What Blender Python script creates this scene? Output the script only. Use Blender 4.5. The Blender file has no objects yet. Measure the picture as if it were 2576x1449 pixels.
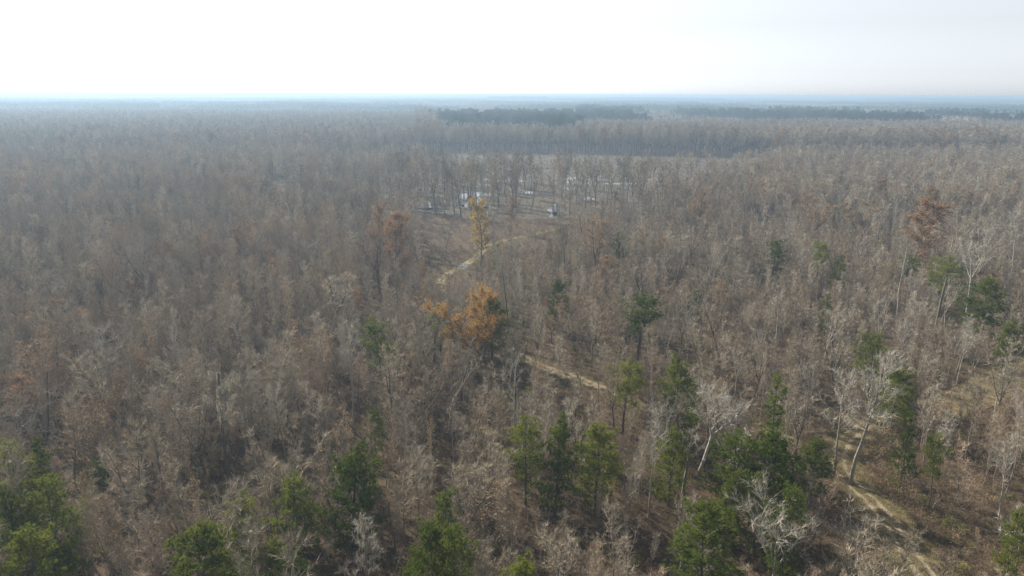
import bpy, math, random
import numpy as np
from collections import defaultdict
from mathutils import Vector, Matrix

# ------------------------------------------------------------------ camera, sky, sun, exposure
scene = bpy.context.scene
H, F, S = 55.0, 731.0, 1024 / 2576          # drone height, focal length in px at 1024 wide, measuring scale
PITCH = math.atan((724.5 - 237) * S / F)
ROLL = math.atan(12 / 2576)
SUN_AZ, SUN_EL = math.radians(-45), math.radians(33)   # clockwise from +Y

fwd = np.array([0, math.cos(PITCH), -math.sin(PITCH)])
_u0 = np.array([0, math.sin(PITCH), math.cos(PITCH)]); _r0 = np.array([1.0, 0, 0])
rgt = math.cos(ROLL) * _r0 + math.sin(ROLL) * _u0
upv = -math.sin(ROLL) * _r0 + math.cos(ROLL) * _u0

cam_d = bpy.data.cameras.new('camera'); cam = bpy.data.objects.new('camera', cam_d)
scene.collection.objects.link(cam); scene.camera = cam
cam_d.sensor_width = 36; cam_d.lens = 36 * F / 1024; cam_d.clip_start = 0.5; cam_d.clip_end = 80000
M = Matrix((rgt, upv, -fwd)).transposed().to_4x4(); M.translation = (0, 0, H); cam.matrix_world = M

world = bpy.data.worlds.new('World'); scene.world = world; world.use_nodes = True
wn = world.node_tree.nodes; wl = world.node_tree.links
sky = wn.new('ShaderNodeTexSky'); sky.sky_type = 'NISHITA'; sky.sun_disc = False
sky.sun_elevation = SUN_EL; sky.sun_rotation = SUN_AZ
sky.altitude = 50; sky.air_density = 1.0; sky.dust_density = 0.6; sky.ozone_density = 1.0
sky_veil = wn.new('ShaderNodeHueSaturation'); sky_veil.inputs['Saturation'].default_value = 0.06    # thin white winter overcast
wl.new(sky.outputs[0], sky_veil.inputs['Color']); sky_tint = wn.new('ShaderNodeMix'); sky_tint.data_type = 'RGBA'; sky_tint.blend_type = 'MULTIPLY'; sky_tint.inputs[0].default_value = 1
sky_tint.inputs[7].default_value = (.95, 1.0, 1.06, 1)
wl.new(sky_veil.outputs[0], sky_tint.inputs[6]); wl.new(sky_tint.outputs[2], wn['Background'].inputs[0]); wn['Background'].inputs[1].default_value = 0.058

sun_d = bpy.data.lights.new('sun', 'SUN'); sun_d.energy = 5.0; sun_d.angle = math.radians(0.6); sun_d.color = (1, 0.92, 0.78)
sun = bpy.data.objects.new('sun', sun_d); scene.collection.objects.link(sun)
sdir = Vector((math.sin(SUN_AZ) * math.cos(SUN_EL), math.cos(SUN_AZ) * math.cos(SUN_EL), math.sin(SUN_EL)))
sun.rotation_euler = sdir.to_track_quat('Z', 'Y').to_euler(); sun.location = (-80, 80, 120)

scene.view_settings.view_transform = 'Standard'; scene.view_settings.look = 'None'
scene.view_settings.exposure = 1.42; scene.view_settings.gamma = 1.0
scene.cycles.max_bounces = 3; scene.cycles.diffuse_bounces = 1; scene.cycles.glossy_bounces = 1
scene.cycles.transmission_bounces = 1; scene.cycles.volume_bounces = 0; scene.cycles.transparent_max_bounces = 4
scene.cycles.use_denoising = True; scene.cycles.denoising_prefilter = 'NONE'

HAZE_DENSITY, HAZE_COLOR, HAZE_ANISO = 0.00036, (0.37, 0.51, 0.69, 1), 0.3

# ------------------------------------------------------------------ helpers
rng = np.random.default_rng(7)
R_ = random.Random(7)
root_col = scene.collection

def gp(px, py, z=0.0):
    d = fwd + (px - 1288) * S / F * rgt + (724.5 - py) * S / F * upv
    return np.array([0, 0, H]) + d * (z - H) / d[2]

def proj(P):
    P = np.atleast_2d(np.asarray(P, float)) - np.array([0, 0, H])
    z = np.maximum(P @ fwd, 0.01)
    return 1288 + (P @ rgt) / z * F / S, 724.5 - (P @ upv) / z * F / S, P @ fwd

def height_for(base, py):
    lo, hi = 0.0, 60.0
    for _ in range(40):
        m = (lo + hi) / 2
        if proj([base[0], base[1], m])[1][0] > py: lo = m
        else: hi = m
    return lo

def gpoly(pts): return np.array([gp(*p)[:2] for p in pts])

def inside(poly, x, y):
    c = np.zeros(len(x), bool); n = len(poly)
    for i in range(n):
        x0, y0 = poly[i]; x1, y1 = poly[(i + 1) % n]
        k = ((y0 > y) != (y1 > y)) & (x < (x1 - x0) * (y - y0) / ((y1 - y0) if y1 != y0 else 1e-9) + x0)
        c ^= k
    return c

def dist_line(line, x, y):
    P = np.stack([x, y], 1); best = np.full(len(x), 1e9)
    for a, b in zip(line[:-1], line[1:]):
        d = b - a; t = np.clip(((P - a) @ d) / (d @ d), 0, 1)
        best = np.minimum(best, np.linalg.norm(P - (a + t[:, None] * d), axis=1))
    return best

def smooth_line(pts, n=14):
    P = np.array([pts[0], *pts, pts[-1]]); out = []
    for i in range(1, len(P) - 2):
        p0, p1, p2, p3 = P[i - 1:i + 3]
        for t in np.linspace(0, 1, n, endpoint=False):
            out.append(.5 * ((2 * p1) + (p2 - p0) * t + (2 * p0 - 5 * p1 + 4 * p2 - p3) * t * t + (3 * p1 - p0 - 3 * p2 + p3) * t ** 3))
    out.append(P[-1]); return np.array(out)

def noise2(x, y, sc, seed=0):
    g = np.random.default_rng(seed); v = 0
    for k in range(6):
        a = g.uniform(0, 6.28); f = g.uniform(.6, 1.7) / sc; ph = g.uniform(0, 6.28)
        v = v + np.sin(x * f * math.cos(a) * 6.28 + y * f * math.sin(a) * 6.28 + ph)
    return v / 6

def nrm(v): return v / (np.linalg.norm(v, axis=-1, keepdims=True) + 1e-9)

# ------------------------------------------------------------------ materials
def new_mat(name):
    m = bpy.data.materials.new(name); m.use_nodes = True
    nt = m.node_tree; nt.nodes.clear(); return m, nt, nt.nodes, nt.links

def ramp(nodes, cols, interp='LINEAR'):
    r = nodes.new('ShaderNodeValToRGB'); cr = r.color_ramp; cr.interpolation = interp
    while len(cr.elements) < len(cols): cr.elements.new(0.5)
    for i, c in enumerate(cols):
        cr.elements[i].position = i / max(1, len(cols) - 1); cr.elements[i].color = (*c, 1)
    return r

def plant_mat(name, cols, translucent=0.0, noise_scale=3.0, amount=0.5, rough=0.9):
    """colour varies from plant to plant (object random) and along each plant (noise)"""
    m, nt, N, L = new_mat(name)
    oi = N.new('ShaderNodeObjectInfo'); tc = N.new('ShaderNodeTexCoord')
    no = N.new('ShaderNodeTexNoise'); no.inputs['Scale'].default_value = noise_scale; no.inputs['Detail'].default_value = 3
    L.new(tc.outputs['Object'], no.inputs['Vector'])
    mx = N.new('ShaderNodeMath'); mx.operation = 'MULTIPLY_ADD'; mx.inputs[1].default_value = amount; mx.inputs[2].default_value = -amount * .5
    L.new(no.outputs[0], mx.inputs[0])
    ad = N.new('ShaderNodeMath'); ad.operation = 'ADD'; ad.use_clamp = True
    L.new(oi.outputs['Random'], ad.inputs[0]); L.new(mx.outputs[0], ad.inputs[1])
    r = ramp(N, cols); L.new(ad.outputs[0], r.inputs[0])
    d = N.new('ShaderNodeBsdfDiffuse'); L.new(r.outputs[0], d.inputs[0])
    o = N.new('ShaderNodeOutputMaterial')
    if translucent:
        t = N.new('ShaderNodeBsdfTranslucent'); L.new(r.outputs[0], t.inputs[0])
        x = N.new('ShaderNodeMixShader'); x.inputs[0].default_value = translucent
        L.new(d.outputs[0], x.inputs[1]); L.new(t.outputs[0], x.inputs[2]); L.new(x.outputs[0], o.inputs[0])
    else:
        L.new(d.outputs[0], o.inputs[0])
    return m

MAT = {
    'bark': plant_mat('bark', [(.13, .11, .09), (.20, .18, .155), (.28, .255, .22), (.16, .135, .115)], 0, 2.0),
    'twig': plant_mat('twig', [(.15, .12, .092), (.34, .30, .24), (.20, .168, .132), (.46, .41, .335), (.25, .205, .14), (.39, .34, .262)], 0, .5, .15),
    'twig_red': plant_mat('twig_red', [(.27, .20, .15), (.34, .26, .20), (.31, .24, .165)], 0, .5, .3),
    'twig_pale': plant_mat('twig_pale', [(.27, .25, .215), (.36, .33, .28)], 0, 1.0, .5),
    'twig_white': plant_mat('twig_white', [(.34, .315, .275), (.43, .40, .35)], 0, 1.0, .5),
    'bark_pale': plant_mat('bark_pale', [(.24, .225, .20), (.33, .31, .275)], 0, 2.0),
    'bark_dark': plant_mat('bark_dark', [(.07, .06, .052), (.12, .105, .09)], 0, 2.0),
    'moss': plant_mat('moss', [(.27, .25, .20), (.34, .31, .25)], .2, 1.0),
    'rust': plant_mat('rust_leaf', [(.19, .115, .068), (.23, .145, .082), (.21, .145, .088)], .35, .4, .5),
    'gold': plant_mat('gold_leaf', [(.35, .20, .06), (.38, .235, .075), (.28, .165, .055)], .35, .4, .9),
    'yellow': plant_mat('yellow_leaf', [(.40, .27, .06), (.44, .32, .09), (.34, .24, .07)], .35, .4, .9),
    'tan': plant_mat('tan_leaf', [(.24, .16, .10), (.27, .20, .12), (.20, .15, .10)], .35, .4, .5),
    'olive': plant_mat('olive_leaf', [(.13, .13, .05), (.17, .16, .06), (.11, .12, .05)], .35, .4, .5),
    'needle': plant_mat('needle', [(.06, .09, .014), (.11, .145, .022), (.19, .21, .032), (.085, .115, .018)], .36, .22, 1.1),
    'needle_far': plant_mat('needle_far', [(.035, .075, .035), (.05, .095, .04)], .2, .1, .6),
    'brush': plant_mat('brush_twig', [(.085, .062, .042), (.17, .13, .088), (.12, .085, .055), (.23, .185, .125)], 0, .5, .3),
    'brushgreen': plant_mat('brush_leaf', [(.13, .145, .045), (.20, .195, .06)], .3, .5, .4),
    'grass': plant_mat('grass_blade', [(.21, .185, .085), (.28, .235, .13), (.16, .155, .065)], .3, .5, .5),
    'straw': plant_mat('straw_blade', [(.34, .28, .175), (.28, .23, .14)], .3, .5, .5),
}

def ground_mat(name, cols, scale, detail=8, bump=.4, scale2=None):
    m, nt, N, L = new_mat(name)
    tc = N.new('ShaderNodeTexCoord')
    n1 = N.new('ShaderNodeTexNoise'); n1.inputs['Scale'].default_value = scale; n1.inputs['Detail'].default_value = detail; n1.inputs['Roughness'].default_value = .7
    L.new(tc.outputs['Object'], n1.inputs['Vector'])
    n2 = N.new('ShaderNodeTexNoise'); n2.inputs['Scale'].default_value = scale2 or scale * 9; n2.inputs['Detail'].default_value = 5
    L.new(tc.outputs['Object'], n2.inputs['Vector'])
    mx = N.new('ShaderNodeMath'); mx.operation = 'MULTIPLY_ADD'; mx.inputs[1].default_value = .55
    L.new(n2.outputs[0], mx.inputs[0])
    sc = N.new('ShaderNodeMath'); sc.operation = 'MULTIPLY_ADD'; sc.inputs[1].default_value = 1.5; sc.inputs[2].default_value = -.5
    L.new(n1.outputs[0], sc.inputs[0]); L.new(sc.outputs[0], mx.inputs[2]); mx.use_clamp = True
    r = ramp(N, cols); L.new(mx.outputs[0], r.inputs[0])
    b = N.new('ShaderNodeBsdfPrincipled'); b.inputs['Roughness'].default_value = .95; b.inputs['Specular IOR Level'].default_value = .1
    L.new(r.outputs[0], b.inputs['Base Color'])
    bp = N.new('ShaderNodeBump'); bp.inputs['Strength'].default_value = bump; bp.inputs['Distance'].default_value = .3
    L.new(n2.outputs[0], bp.inputs['Height']); L.new(bp.outputs[0], b.inputs['Normal'])
    o = N.new('ShaderNodeOutputMaterial'); L.new(b.outputs[0], o.inputs[0]); return m

MAT['ground'] = ground_mat('forest_floor', [(.03, .021, .014), (.052, .037, .024), (.072, .052, .034), (.055, .043, .028)], .05)
MAT['mud'] = ground_mat('marsh_mud', [(.026, .022, .016), (.05, .042, .031), (.078, .065, .047), (.045, .039, .024)], .06, scale2=.5)
MAT['verge'] = ground_mat('verge_grass', [(.06, .046, .028), (.10, .083, .042), (.13, .11, .055), (.16, .13, .075)], .25)
MAT['track'] = ground_mat('track_dirt', [(.12, .097, .062), (.17, .138, .09), (.22, .182, .125)], .4)
MAT['rut'] = ground_mat('rut_sand', [(.15, .122, .08), (.22, .185, .13), (.30, .26, .195)], .9)
MAT['straw_bank'] = ground_mat('bank_straw', [(.12, .10, .055), (.19, .155, .09), (.24, .20, .12)], .2)

def water_mat():
    m, nt, N, L = new_mat('swamp_water')
    b = N.new('ShaderNodeBsdfPrincipled'); b.inputs['Base Color'].default_value = (.03, .028, .022, 1)
    b.inputs['Roughness'].default_value = .06; b.inputs['IOR'].default_value = 1.33; b.inputs['Specular IOR Level'].default_value = .6
    no = N.new('ShaderNodeTexNoise'); no.inputs['Scale'].default_value = .8; no.inputs['Detail'].default_value = 4
    tc = N.new('ShaderNodeTexCoord'); L.new(tc.outputs['Object'], no.inputs['Vector'])
    bp = N.new('ShaderNodeBump'); bp.inputs['Strength'].default_value = .05; bp.inputs['Distance'].default_value = .1
    L.new(no.outputs[0], bp.inputs['Height']); L.new(bp.outputs[0], b.inputs['Normal'])
    o = N.new('ShaderNodeOutputMaterial'); L.new(b.outputs[0], o.inputs[0]); return m
MAT['water'] = water_mat()

# ------------------------------------------------------------------ geometry collector
class Geo:
    def __init__(s): s.v, s.f, s.m, s.n, s.mats = [], [], [], 0, []
    def mi(s, mat):
        if mat not in s.mats: s.mats.append(mat)
        return s.mats.index(mat)
    def add(s, v, f, mat):
        s.v.append(np.asarray(v, float)); s.f.append(np.asarray(f, int) + s.n)
        s.m.append(np.full(len(f), s.mi(mat))); s.n += len(v)
    def tube(s, P, r, k, mat):
        P = np.asarray(P, float); n = len(P)
        T = nrm(np.gradient(P, axis=0)); ref = np.array([.31, .87, .38])
        A = nrm(np.cross(T, ref)); B = np.cross(T, A)
        an = np.arange(k) / k * 2 * math.pi
        V = (P[:, None, :] + np.asarray(r)[:, None, None] * (np.cos(an)[None, :, None] * A[:, None, :] + np.sin(an)[None, :, None] * B[:, None, :])).reshape(-1, 3)
        f = []
        for i in range(n - 1):
            for j in range(k):
                a, b = i * k + j, i * k + (j + 1) % k
                f += [(a, b, b + k), (a, b + k, a + k)]
        s.add(V, f, mat)
    def spikes(s, B, D, w, mat):
        B = np.atleast_2d(B); D = np.atleast_2d(D); n = len(B)
        if n == 0: return
        side = nrm(np.cross(D, rng.normal(size=(n, 3)))) * (np.broadcast_to(np.asarray(w), (n,))[:, None] * .5)
        V = np.concatenate([B - side, B + side, B + D], 0)
        i = np.arange(n); s.add(V, np.stack([i, i + n, i + 2 * n], 1), mat)
    def leaves(s, C, size, mat):
        n = len(C); a = nrm(rng.normal(size=(n, 3))); b = nrm(np.cross(a, rng.normal(size=(n, 3))))
        sz = size * rng.uniform(.6, 1.4, (n, 1))
        V = np.concatenate([C - a * sz, C + b * sz * .7, C + a * sz, C - b * sz * .7], 0); i = np.arange(n)
        s.add(V, np.concatenate([np.stack([i, i + n, i + 2 * n], 1), np.stack([i, i + 2 * n, i + 3 * n], 1)]), mat)
    def merge(s, g, off=(0, 0, 0), rz=0.0, sc=1.0):
        c, q = math.cos(rz), math.sin(rz); Rm = np.array([[c, -q, 0], [q, c, 0], [0, 0, 1]])
        V = np.concatenate(g.v) @ Rm.T * sc + np.asarray(off)
        Fc = np.concatenate(g.f); mm = np.concatenate(g.m)
        remap = np.array([s.mi(x) for x in g.mats])
        s.v.append(V); s.f.append(Fc + s.n); s.m.append(remap[mm]); s.n += len(V)
    def mesh(s, name):
        me = bpy.data.meshes.new(name)
        V = np.concatenate(s.v).astype(np.float32); Fc = np.concatenate(s.f).astype(np.int32); mm = np.concatenate(s.m).astype(np.int32)
        me.vertices.add(len(V)); me.vertices.foreach_set('co', V.ravel())
        me.loops.add(len(Fc) * 3); me.loops.foreach_set('vertex_index', Fc.ravel())
        me.polygons.add(len(Fc)); me.polygons.foreach_set('loop_start', np.arange(len(Fc), dtype=np.int32) * 3)
        me.polygons.foreach_set('material_index', mm)
        for x in s.mats: me.materials.append(MAT[x])
        me.update(calc_edges=True); return me

def joined(*gs):
    g = Geo()
    for x in gs: g.merge(x)
    return g

def bend(p, d, L, n, up, wob):
    pts = [np.array(p, float)]; d = nrm(np.array(d, float))
    for _ in range(n):
        d = nrm(d + np.array([0, 0, up]) + rng.normal(size=3) * wob); pts.append(pts[-1] + d * L / n)
    return np.array(pts)

def along(P, t):
    t = np.clip(np.asarray(t, float), 0, 1) * (len(P) - 1); i = np.minimum(t.astype(int), len(P) - 2); fr = (t - i)[..., None]
    return P[i] * (1 - fr) + P[i + 1] * fr

# ------------------------------------------------------------------ plants
def bare_tree(h=9, r=.07, c0=.3, spread=1.6, nl=16, el=.9, sub=5, tw=5, twl=.55, tww=.016, bark='bark', twig='twig', lead=1, fork=.5, wob=.05, up=.12, broken=False, sides=5):
    """trunk (stem, leaders, limbs) and crown (branchlets, twigs), height h"""
    T, C = Geo(), Geo()
    axes = []
    if lead <= 1:
        P = bend((0, 0, -.15), (rng.normal() * .04, rng.normal() * .04, 1), h + .15, 8, .05, wob); P *= [1, 1, h / P[-1][2]]
        axes.append((P, np.linspace(r, r * (.5 if broken else .12), 9), c0))
    else:
        P = bend((0, 0, -.15), (rng.normal() * .05, rng.normal() * .05, 1), h * fork, 5, .05, wob)
        T.tube(P, np.linspace(r, r * .75, 6), sides, bark)
        a0 = rng.uniform(0, 6.28)
        for k in range(lead):
            a = a0 + k * 6.28 / lead + rng.normal() * .3; t = rng.uniform(.32, .6)
            Q = bend(P[-1], (math.cos(a) * t, math.sin(a) * t, 1), h * (1 - fork) * rng.uniform(.85, 1.08), 6, .06, wob * 1.6)
            axes.append((Q, np.linspace(r * .6, r * .1, 7), .12))
    for P, rr, cc in axes:
        T.tube(P, rr, sides, bark); n = max(3, int(nl / len(axes)))
        for i in range(n):
            t = cc + (1 - cc) * (i + rng.uniform(0, 1)) / n * .97
            p = along(P, t); a = i * 2.4 + rng.normal() * .5; e = el * rng.uniform(.75, 1.25)
            L = spread * (1 - .55 * (t - cc) / (1 - cc + 1e-6)) * rng.uniform(.65, 1.25)
            if t < cc + .12: L *= .75
            Q = bend(p, (math.cos(a) * math.cos(e), math.sin(a) * math.cos(e), math.sin(e)), L, 4, up, .12)
            lr = max(.008, r * .42 * (1 - t * .6))
            T.tube(Q, np.linspace(lr, lr * .25, 5), 3, bark if lr > .03 else twig)
            ts = rng.uniform(.25, 1, sub); B = along(Q, ts)
            D = nrm(nrm(Q[-1] - Q[0])[None] * .9 + rng.normal(size=(sub, 3)) * .55 + [0, 0, .25]) * (L * rng.uniform(.3, .6, (sub, 1)))
            C.spikes(B, D, max(tww * 1.5, lr * .7), twig)
            for b, d in zip(B, D):
                k = tw; tt = rng.uniform(.15, 1, (k, 1))
                dd = nrm(nrm(d)[None] + rng.normal(size=(k, 3)) * .5 + [0, 0, .2]) * (twl * rng.uniform(.5, 1.4, (k, 1)))
                C.spikes(b + d * tt, dd, tww, twig)
    return T, C

def crown_points(C):
    V = np.concatenate(C.v); return V

def leafy(T, C, n, size, mat, zmin=.0):
    V = crown_points(C); V = V[V[:, 2] > zmin]
    X = V[rng.integers(0, len(V), n)] + rng.normal(size=(n, 3)) * .18
    C.leaves(X, size, mat)

def mossy(C, T, n, mat='moss'):
    V = crown_points(T); V = V[V[:, 2] > V[:, 2].max() * .25]; G = Geo()
    B = V[rng.integers(0, len(V), n)]
    for _ in range(4):
        b = B + rng.normal(size=B.shape) * .12
        D = np.stack([rng.normal(size=n) * .12, rng.normal(size=n) * .12, -rng.uniform(.4, 1.5, n)], 1)
        G.spikes(b, D, .07, mat)
    return G

def pine(h=12, W=4.2, c0=.3, shape='round', dens=1.0, nl=.36, bark='bark_dark', mat='needle'):
    T, C = Geo(), Geo()
    P = bend((0, 0, -.15), (rng.normal() * .03, rng.normal() * .03, 1), h, 8, .05, .02); P *= [1, 1, (h - .3) / P[-1][2]]
    T.tube(P, np.linspace(.013 * h, .02, 9), 6, bark)
    z = c0
    while z < 1.0:
        t = (z - c0) / (1 - c0)
        prof = {'round': (math.sin(math.pi * min(1, .18 + t * .82)) ** .7) * .95 + .05, 'cone': (1 - t) ** .75 * .95 + .08 if t > .15 else .72,
                'flat': (.55 + .55 * t) * (1 if t < .8 else .75), 'plump': min(1, .75 + t) * (1 - t ** 2.6) ** .8 + .06, 'thin': (1 - t) ** .5 * .9 + .12}[shape]
        nb = rng.integers(4, 7) if shape != 'flat' else rng.integers(4, 6)
        a0 = rng.uniform(0, 6.28)
        for k in range(nb):
            a = a0 + k * 6.28 / nb + rng.normal() * .25; L = max(.35, W / 2 * prof * rng.uniform(.45, 1.25) * (1 + .22 * math.sin(2 * a + 9 * t + nb)))
            e = -.12 + .85 * t + rng.normal() * .26
            Q = bend(along(P, min(.985, z + rng.normal() * .022)), (math.cos(a) * math.cos(e), math.sin(a) * math.cos(e), math.sin(e)), L, 4, .10, .1)
            T.tube(Q, np.linspace(.012 + L * .013, .008, 5), 3, bark)
            m = max(4, int(L * 8.5 * dens))
            ts = np.concatenate([rng.uniform(.28, 1, m - 1) ** .8, [1.0]])
            X = along(Q, ts); lat = np.array([-math.sin(a), math.cos(a), 0])
            X = X + lat[None] * (rng.normal(size=(m, 1)) * .26 * L * (1 - .5 * ts[:, None])) + [0, 0, .06] + rng.normal(size=(m, 3)) * [.12, .12, .2]
            out = nrm(Q[-1] - Q[0]) * .5 + np.array([0, 0, .75])
            q = 18
            B = np.repeat(X, q, 0); D = nrm(out[None] + rng.normal(size=(m * q, 3)) * .75) * (nl * rng.uniform(.65, 1.2, (m * q, 1)))
            C.spikes(B - D * .15, D, .052 if nl < .6 else .2, mat)
        z += rng.uniform(.42, .66) / h * 1.15
    return T, C

def shrub(h=2, n=9, tw=8, mat='brush', leaf=None, nleaf=0, w=.02, spread=.6):
    G = Geo()
    for i in range(n):
        a = rng.uniform(0, 6.28); t = rng.uniform(.1, spread)
        Q = bend((rng.normal() * .2, rng.normal() * .2, -.05), (math.cos(a) * t, math.sin(a) * t, 1), h * rng.uniform(.6, 1.1), 3, -.05, .15)
        for b, d in zip(Q[:-1], np.diff(Q, axis=0)): G.spikes(b, d * 1.15, w * 1.3, mat)
        tt = rng.uniform(.25, 1, tw); B = along(Q, tt)
        D = nrm(rng.normal(size=(tw, 3)) * .7 + [0, 0, .7]) * (h * .28 * rng.uniform(.5, 1.3, (tw, 1)))
        G.spikes(B, D, w, mat)
        for b, d in zip(B, D):
            G.spikes(b + d * rng.uniform(.2, 1, (3, 1)), nrm(nrm(d)[None] + rng.normal(size=(3, 3)) * .6) * (h * .14), w * .8, mat)
    if leaf:
        V = np.concatenate(G.v); G.leaves(V[rng.integers(0, len(V), nleaf)] + rng.normal(size=(nleaf, 3)) * .1, .07, leaf)
    return G

# ------------------------------------------------------------------ object helpers
def link(o, col=root_col): col.objects.link(o); return o

def structure(name, me, loc=(0, 0, 0)):
    o = link(bpy.data.objects.new(name, me)); o.location = loc; o['kind'] = 'structure'; return o

def empty(name, loc, label, cat, group=None):
    o = link(bpy.data.objects.new(name, None)); o.location = loc; o.empty_display_size = .5
    o['label'] = label; o['category'] = cat
    if group: o['group'] = group
    return o

def place(kind, parts, loc, label, cat, group=None, sc=(1, 1, 1), rz=0.0, tilt=(0, 0)):
    """one plant: an empty at its foot with its parts (part name, shared mesh)"""
    o = empty(kind, loc, label, cat, group)
    o.rotation_euler = (tilt[0], tilt[1], 0); o.scale = sc
    for nm, me in parts:
        c = link(bpy.data.objects.new(nm, me)); c.parent = o; c.rotation_euler[2] = rz
        if nm in ('moss', 'vine'): c['kind'] = 'stuff'
    return o

def gn_scatter(name, P, rot, scl, idx, protos, label):
    """stuff: uncountable plants, instanced on points"""
    col = bpy.data.collections.new(name + '_kinds')
    for k, me in enumerate(protos):
        o = bpy.data.objects.new('%s_plant_%02d' % (name, k), me); col.objects.link(o)
    me = bpy.data.meshes.new(name); me.vertices.add(len(P)); me.vertices.foreach_set('co', np.asarray(P, np.float32).ravel())
    for an, ty, da, key in (('rot', 'FLOAT_VECTOR', rot, 'vector'), ('scl', 'FLOAT_VECTOR', scl, 'vector'), ('idx', 'INT', idx, 'value')):
        at = me.attributes.new(an, ty, 'POINT'); at.data.foreach_set(key, np.asarray(da, np.int32 if ty == 'INT' else np.float32).ravel())
    o = link(bpy.data.objects.new(name, me)); o['kind'] = 'stuff'; o['label'] = label
    ng = bpy.data.node_groups.new(name, 'GeometryNodeTree')
    ng.interface.new_socket('Geometry', in_out='INPUT', socket_type='NodeSocketGeometry')
    ng.interface.new_socket('Geometry', in_out='OUTPUT', socket_type='NodeSocketGeometry')
    N, L = ng.nodes, ng.links
    gi, go = N.new('NodeGroupInput'), N.new('NodeGroupOutput')
    ci = N.new('GeometryNodeCollectionInfo'); ci.inputs['Collection'].default_value = col
    ci.inputs['Separate Children'].default_value = True; ci.inputs['Reset Children'].default_value = True
    ip = N.new('GeometryNodeInstanceOnPoints'); ip.inputs['Pick Instance'].default_value = True
    def na(n, t):
        a = N.new('GeometryNodeInputNamedAttribute'); a.data_type = t; a.inputs['Name'].default_value = n; return a
    L.new(gi.outputs[0], ip.inputs['Points']); L.new(ci.outputs[0], ip.inputs['Instance'])
    L.new(na('idx', 'INT').outputs['Attribute'], ip.inputs['Instance Index'])
    er = N.new('FunctionNodeEulerToRotation'); L.new(na('rot', 'FLOAT_VECTOR').outputs['Attribute'], er.inputs[0])
    L.new(er.outputs[0], ip.inputs['Rotation'])
    L.new(na('scl', 'FLOAT_VECTOR').outputs['Attribute'], ip.inputs['Scale']); L.new(ip.outputs[0], go.inputs[0])
    md = o.modifiers.new('scatter', 'NODES'); md.node_group = ng
    return o

def flat_mesh(name, polys, mat, z):
    me = bpy.data.meshes.new(name); V, Fc = [], []
    for p in polys:
        Fc.append(list(range(len(V), len(V) + len(p)))); V += [(x, y, z) for x, y in p]
    me.from_pydata(V, [], Fc); me.materials.append(MAT[mat]); me.update(); return me

def ribbon(name, line, wid, mat, z, off=0.0, seed=1, rag=.25):
    d = nrm(np.gradient(line, axis=0)); nx = np.stack([-d[:, 1], d[:, 0]], 1); g = np.random.default_rng(seed)
    s = np.arange(len(line)); w1 = wid / 2 * (1 + rag * (np.sin(s * .9) * .4 + g.normal(size=len(s)) * .5)); w2 = wid / 2 * (1 + rag * (np.sin(s * .7 + 2) * .4 + g.normal(size=len(s)) * .5))
    A = line + nx * (off + w1)[:, None]; B = line + nx * (off - w2)[:, None]
    me = bpy.data.meshes.new(name); V = [(*a, z) for a in A] + [(*b, z) for b in B]; n = len(line)
    me.from_pydata(V, [], [(i, i + 1, n + i + 1, n + i) for i in range(n - 1)]); me.materials.append(MAT[mat]); me.update(); return me

def blob(cx, cy, rx, ry, seed, n=22, rough=.35):
    g = np.random.default_rng(seed); a = np.arange(n) / n * 2 * math.pi
    r = 1 + rough * (np.sin(a * 2 + g.uniform(0, 6)) * .4 + np.sin(a * 3 + g.uniform(0, 6)) * .4 + np.sin(a * 5 + g.uniform(0, 6)) * .3) + g.normal(size=n) * .08
    return [(cx + rx * r[i] * math.cos(a[i]), cy + ry * r[i] * math.sin(a[i])) for i in range(n)]

# ------------------------------------------------------------------ layout on the ground
TRACK = smooth_line(gpoly([(2352, 1480), (2290, 1395), (2240, 1320), (2185, 1255), (2130, 1205), (2108, 1165), (2118, 1120), (2148, 1088), (2195, 1058), (2235, 1044)]))
TRACK2 = smooth_line(gpoly([(2108, 1160), (2030, 1122), (1900, 1082), (1760, 1056), (1650, 1034), (1560, 1000), (1490, 968), (1430, 945), (1360, 922), (1290, 885), (1235, 850), (1180, 800), (1130, 755), (1106, 715), (1125, 692), (1160, 672), (1200, 645), (1230, 618), (1280, 602), (1350, 588), (1430, 570)]))
SLASH = gpoly([(2130, 1120), (2190, 1065), (2270, 1085), (2310, 1150), (2330, 1240), (2420, 1330), (2480, 1480), (2330, 1490), (2180, 1260), (2125, 1200)])
VIEW2 = gpoly([(1330, 912), (1440, 930), (1530, 975), (1570, 1015), (1500, 1005), (1400, 985), (1335, 950)])
VIEW3 = gpoly([(1100, 690), (1170, 655), (1190, 690), (1140, 735), (1100, 735)])
REDBRUSH = gpoly([(1040, 565), (1200, 548), (1430, 552), (1440, 605), (1320, 640), (1180, 655), (1090, 640)])
BANK = gpoly([(2315, 1020), (2450, 950), (2640, 872), (2640, 965), (2500, 1022), (2360, 1066)])
MARSH = gpoly([(1090, 386), (1500, 388), (1900, 398), (2000, 410), (1860, 440), (1790, 475), (1720, 530), (1560, 550), (1420, 552), (1180, 552), (1000, 537), (890, 512), (930, 482), (1040, 450), (1060, 415)])
CLEARED = gpoly([(1090, 386), (1500, 388), (1900, 398), (2080, 412), (1900, 418), (1500, 409), (1200, 402), (1090, 400)])
LOWZONE = [gpoly([(1040, 560), (1445, 556), (1440, 640), (1300, 690), (1200, 745), (1100, 775), (1062, 725)]), gpoly([(1330, 925), (1560, 1005), (1690, 1048), (1650, 1080), (1480, 1045), (1340, 995)]), BANK, SLASH]
SIGHT = [(712, 455, 8, 130), (920, 500, 7, 35), (1070, 535, 9, 25), (1190, 545, 10, 22), (1400, 548, 7, 22), (1925, 560, 5, 30), (1690, 520, 8, 25)]   # open water lanes between the trees
DITCH = smooth_line(gpoly([(396, 1120), (398, 1200), (402, 1290), (414, 1400), (420, 1480)]))

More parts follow.
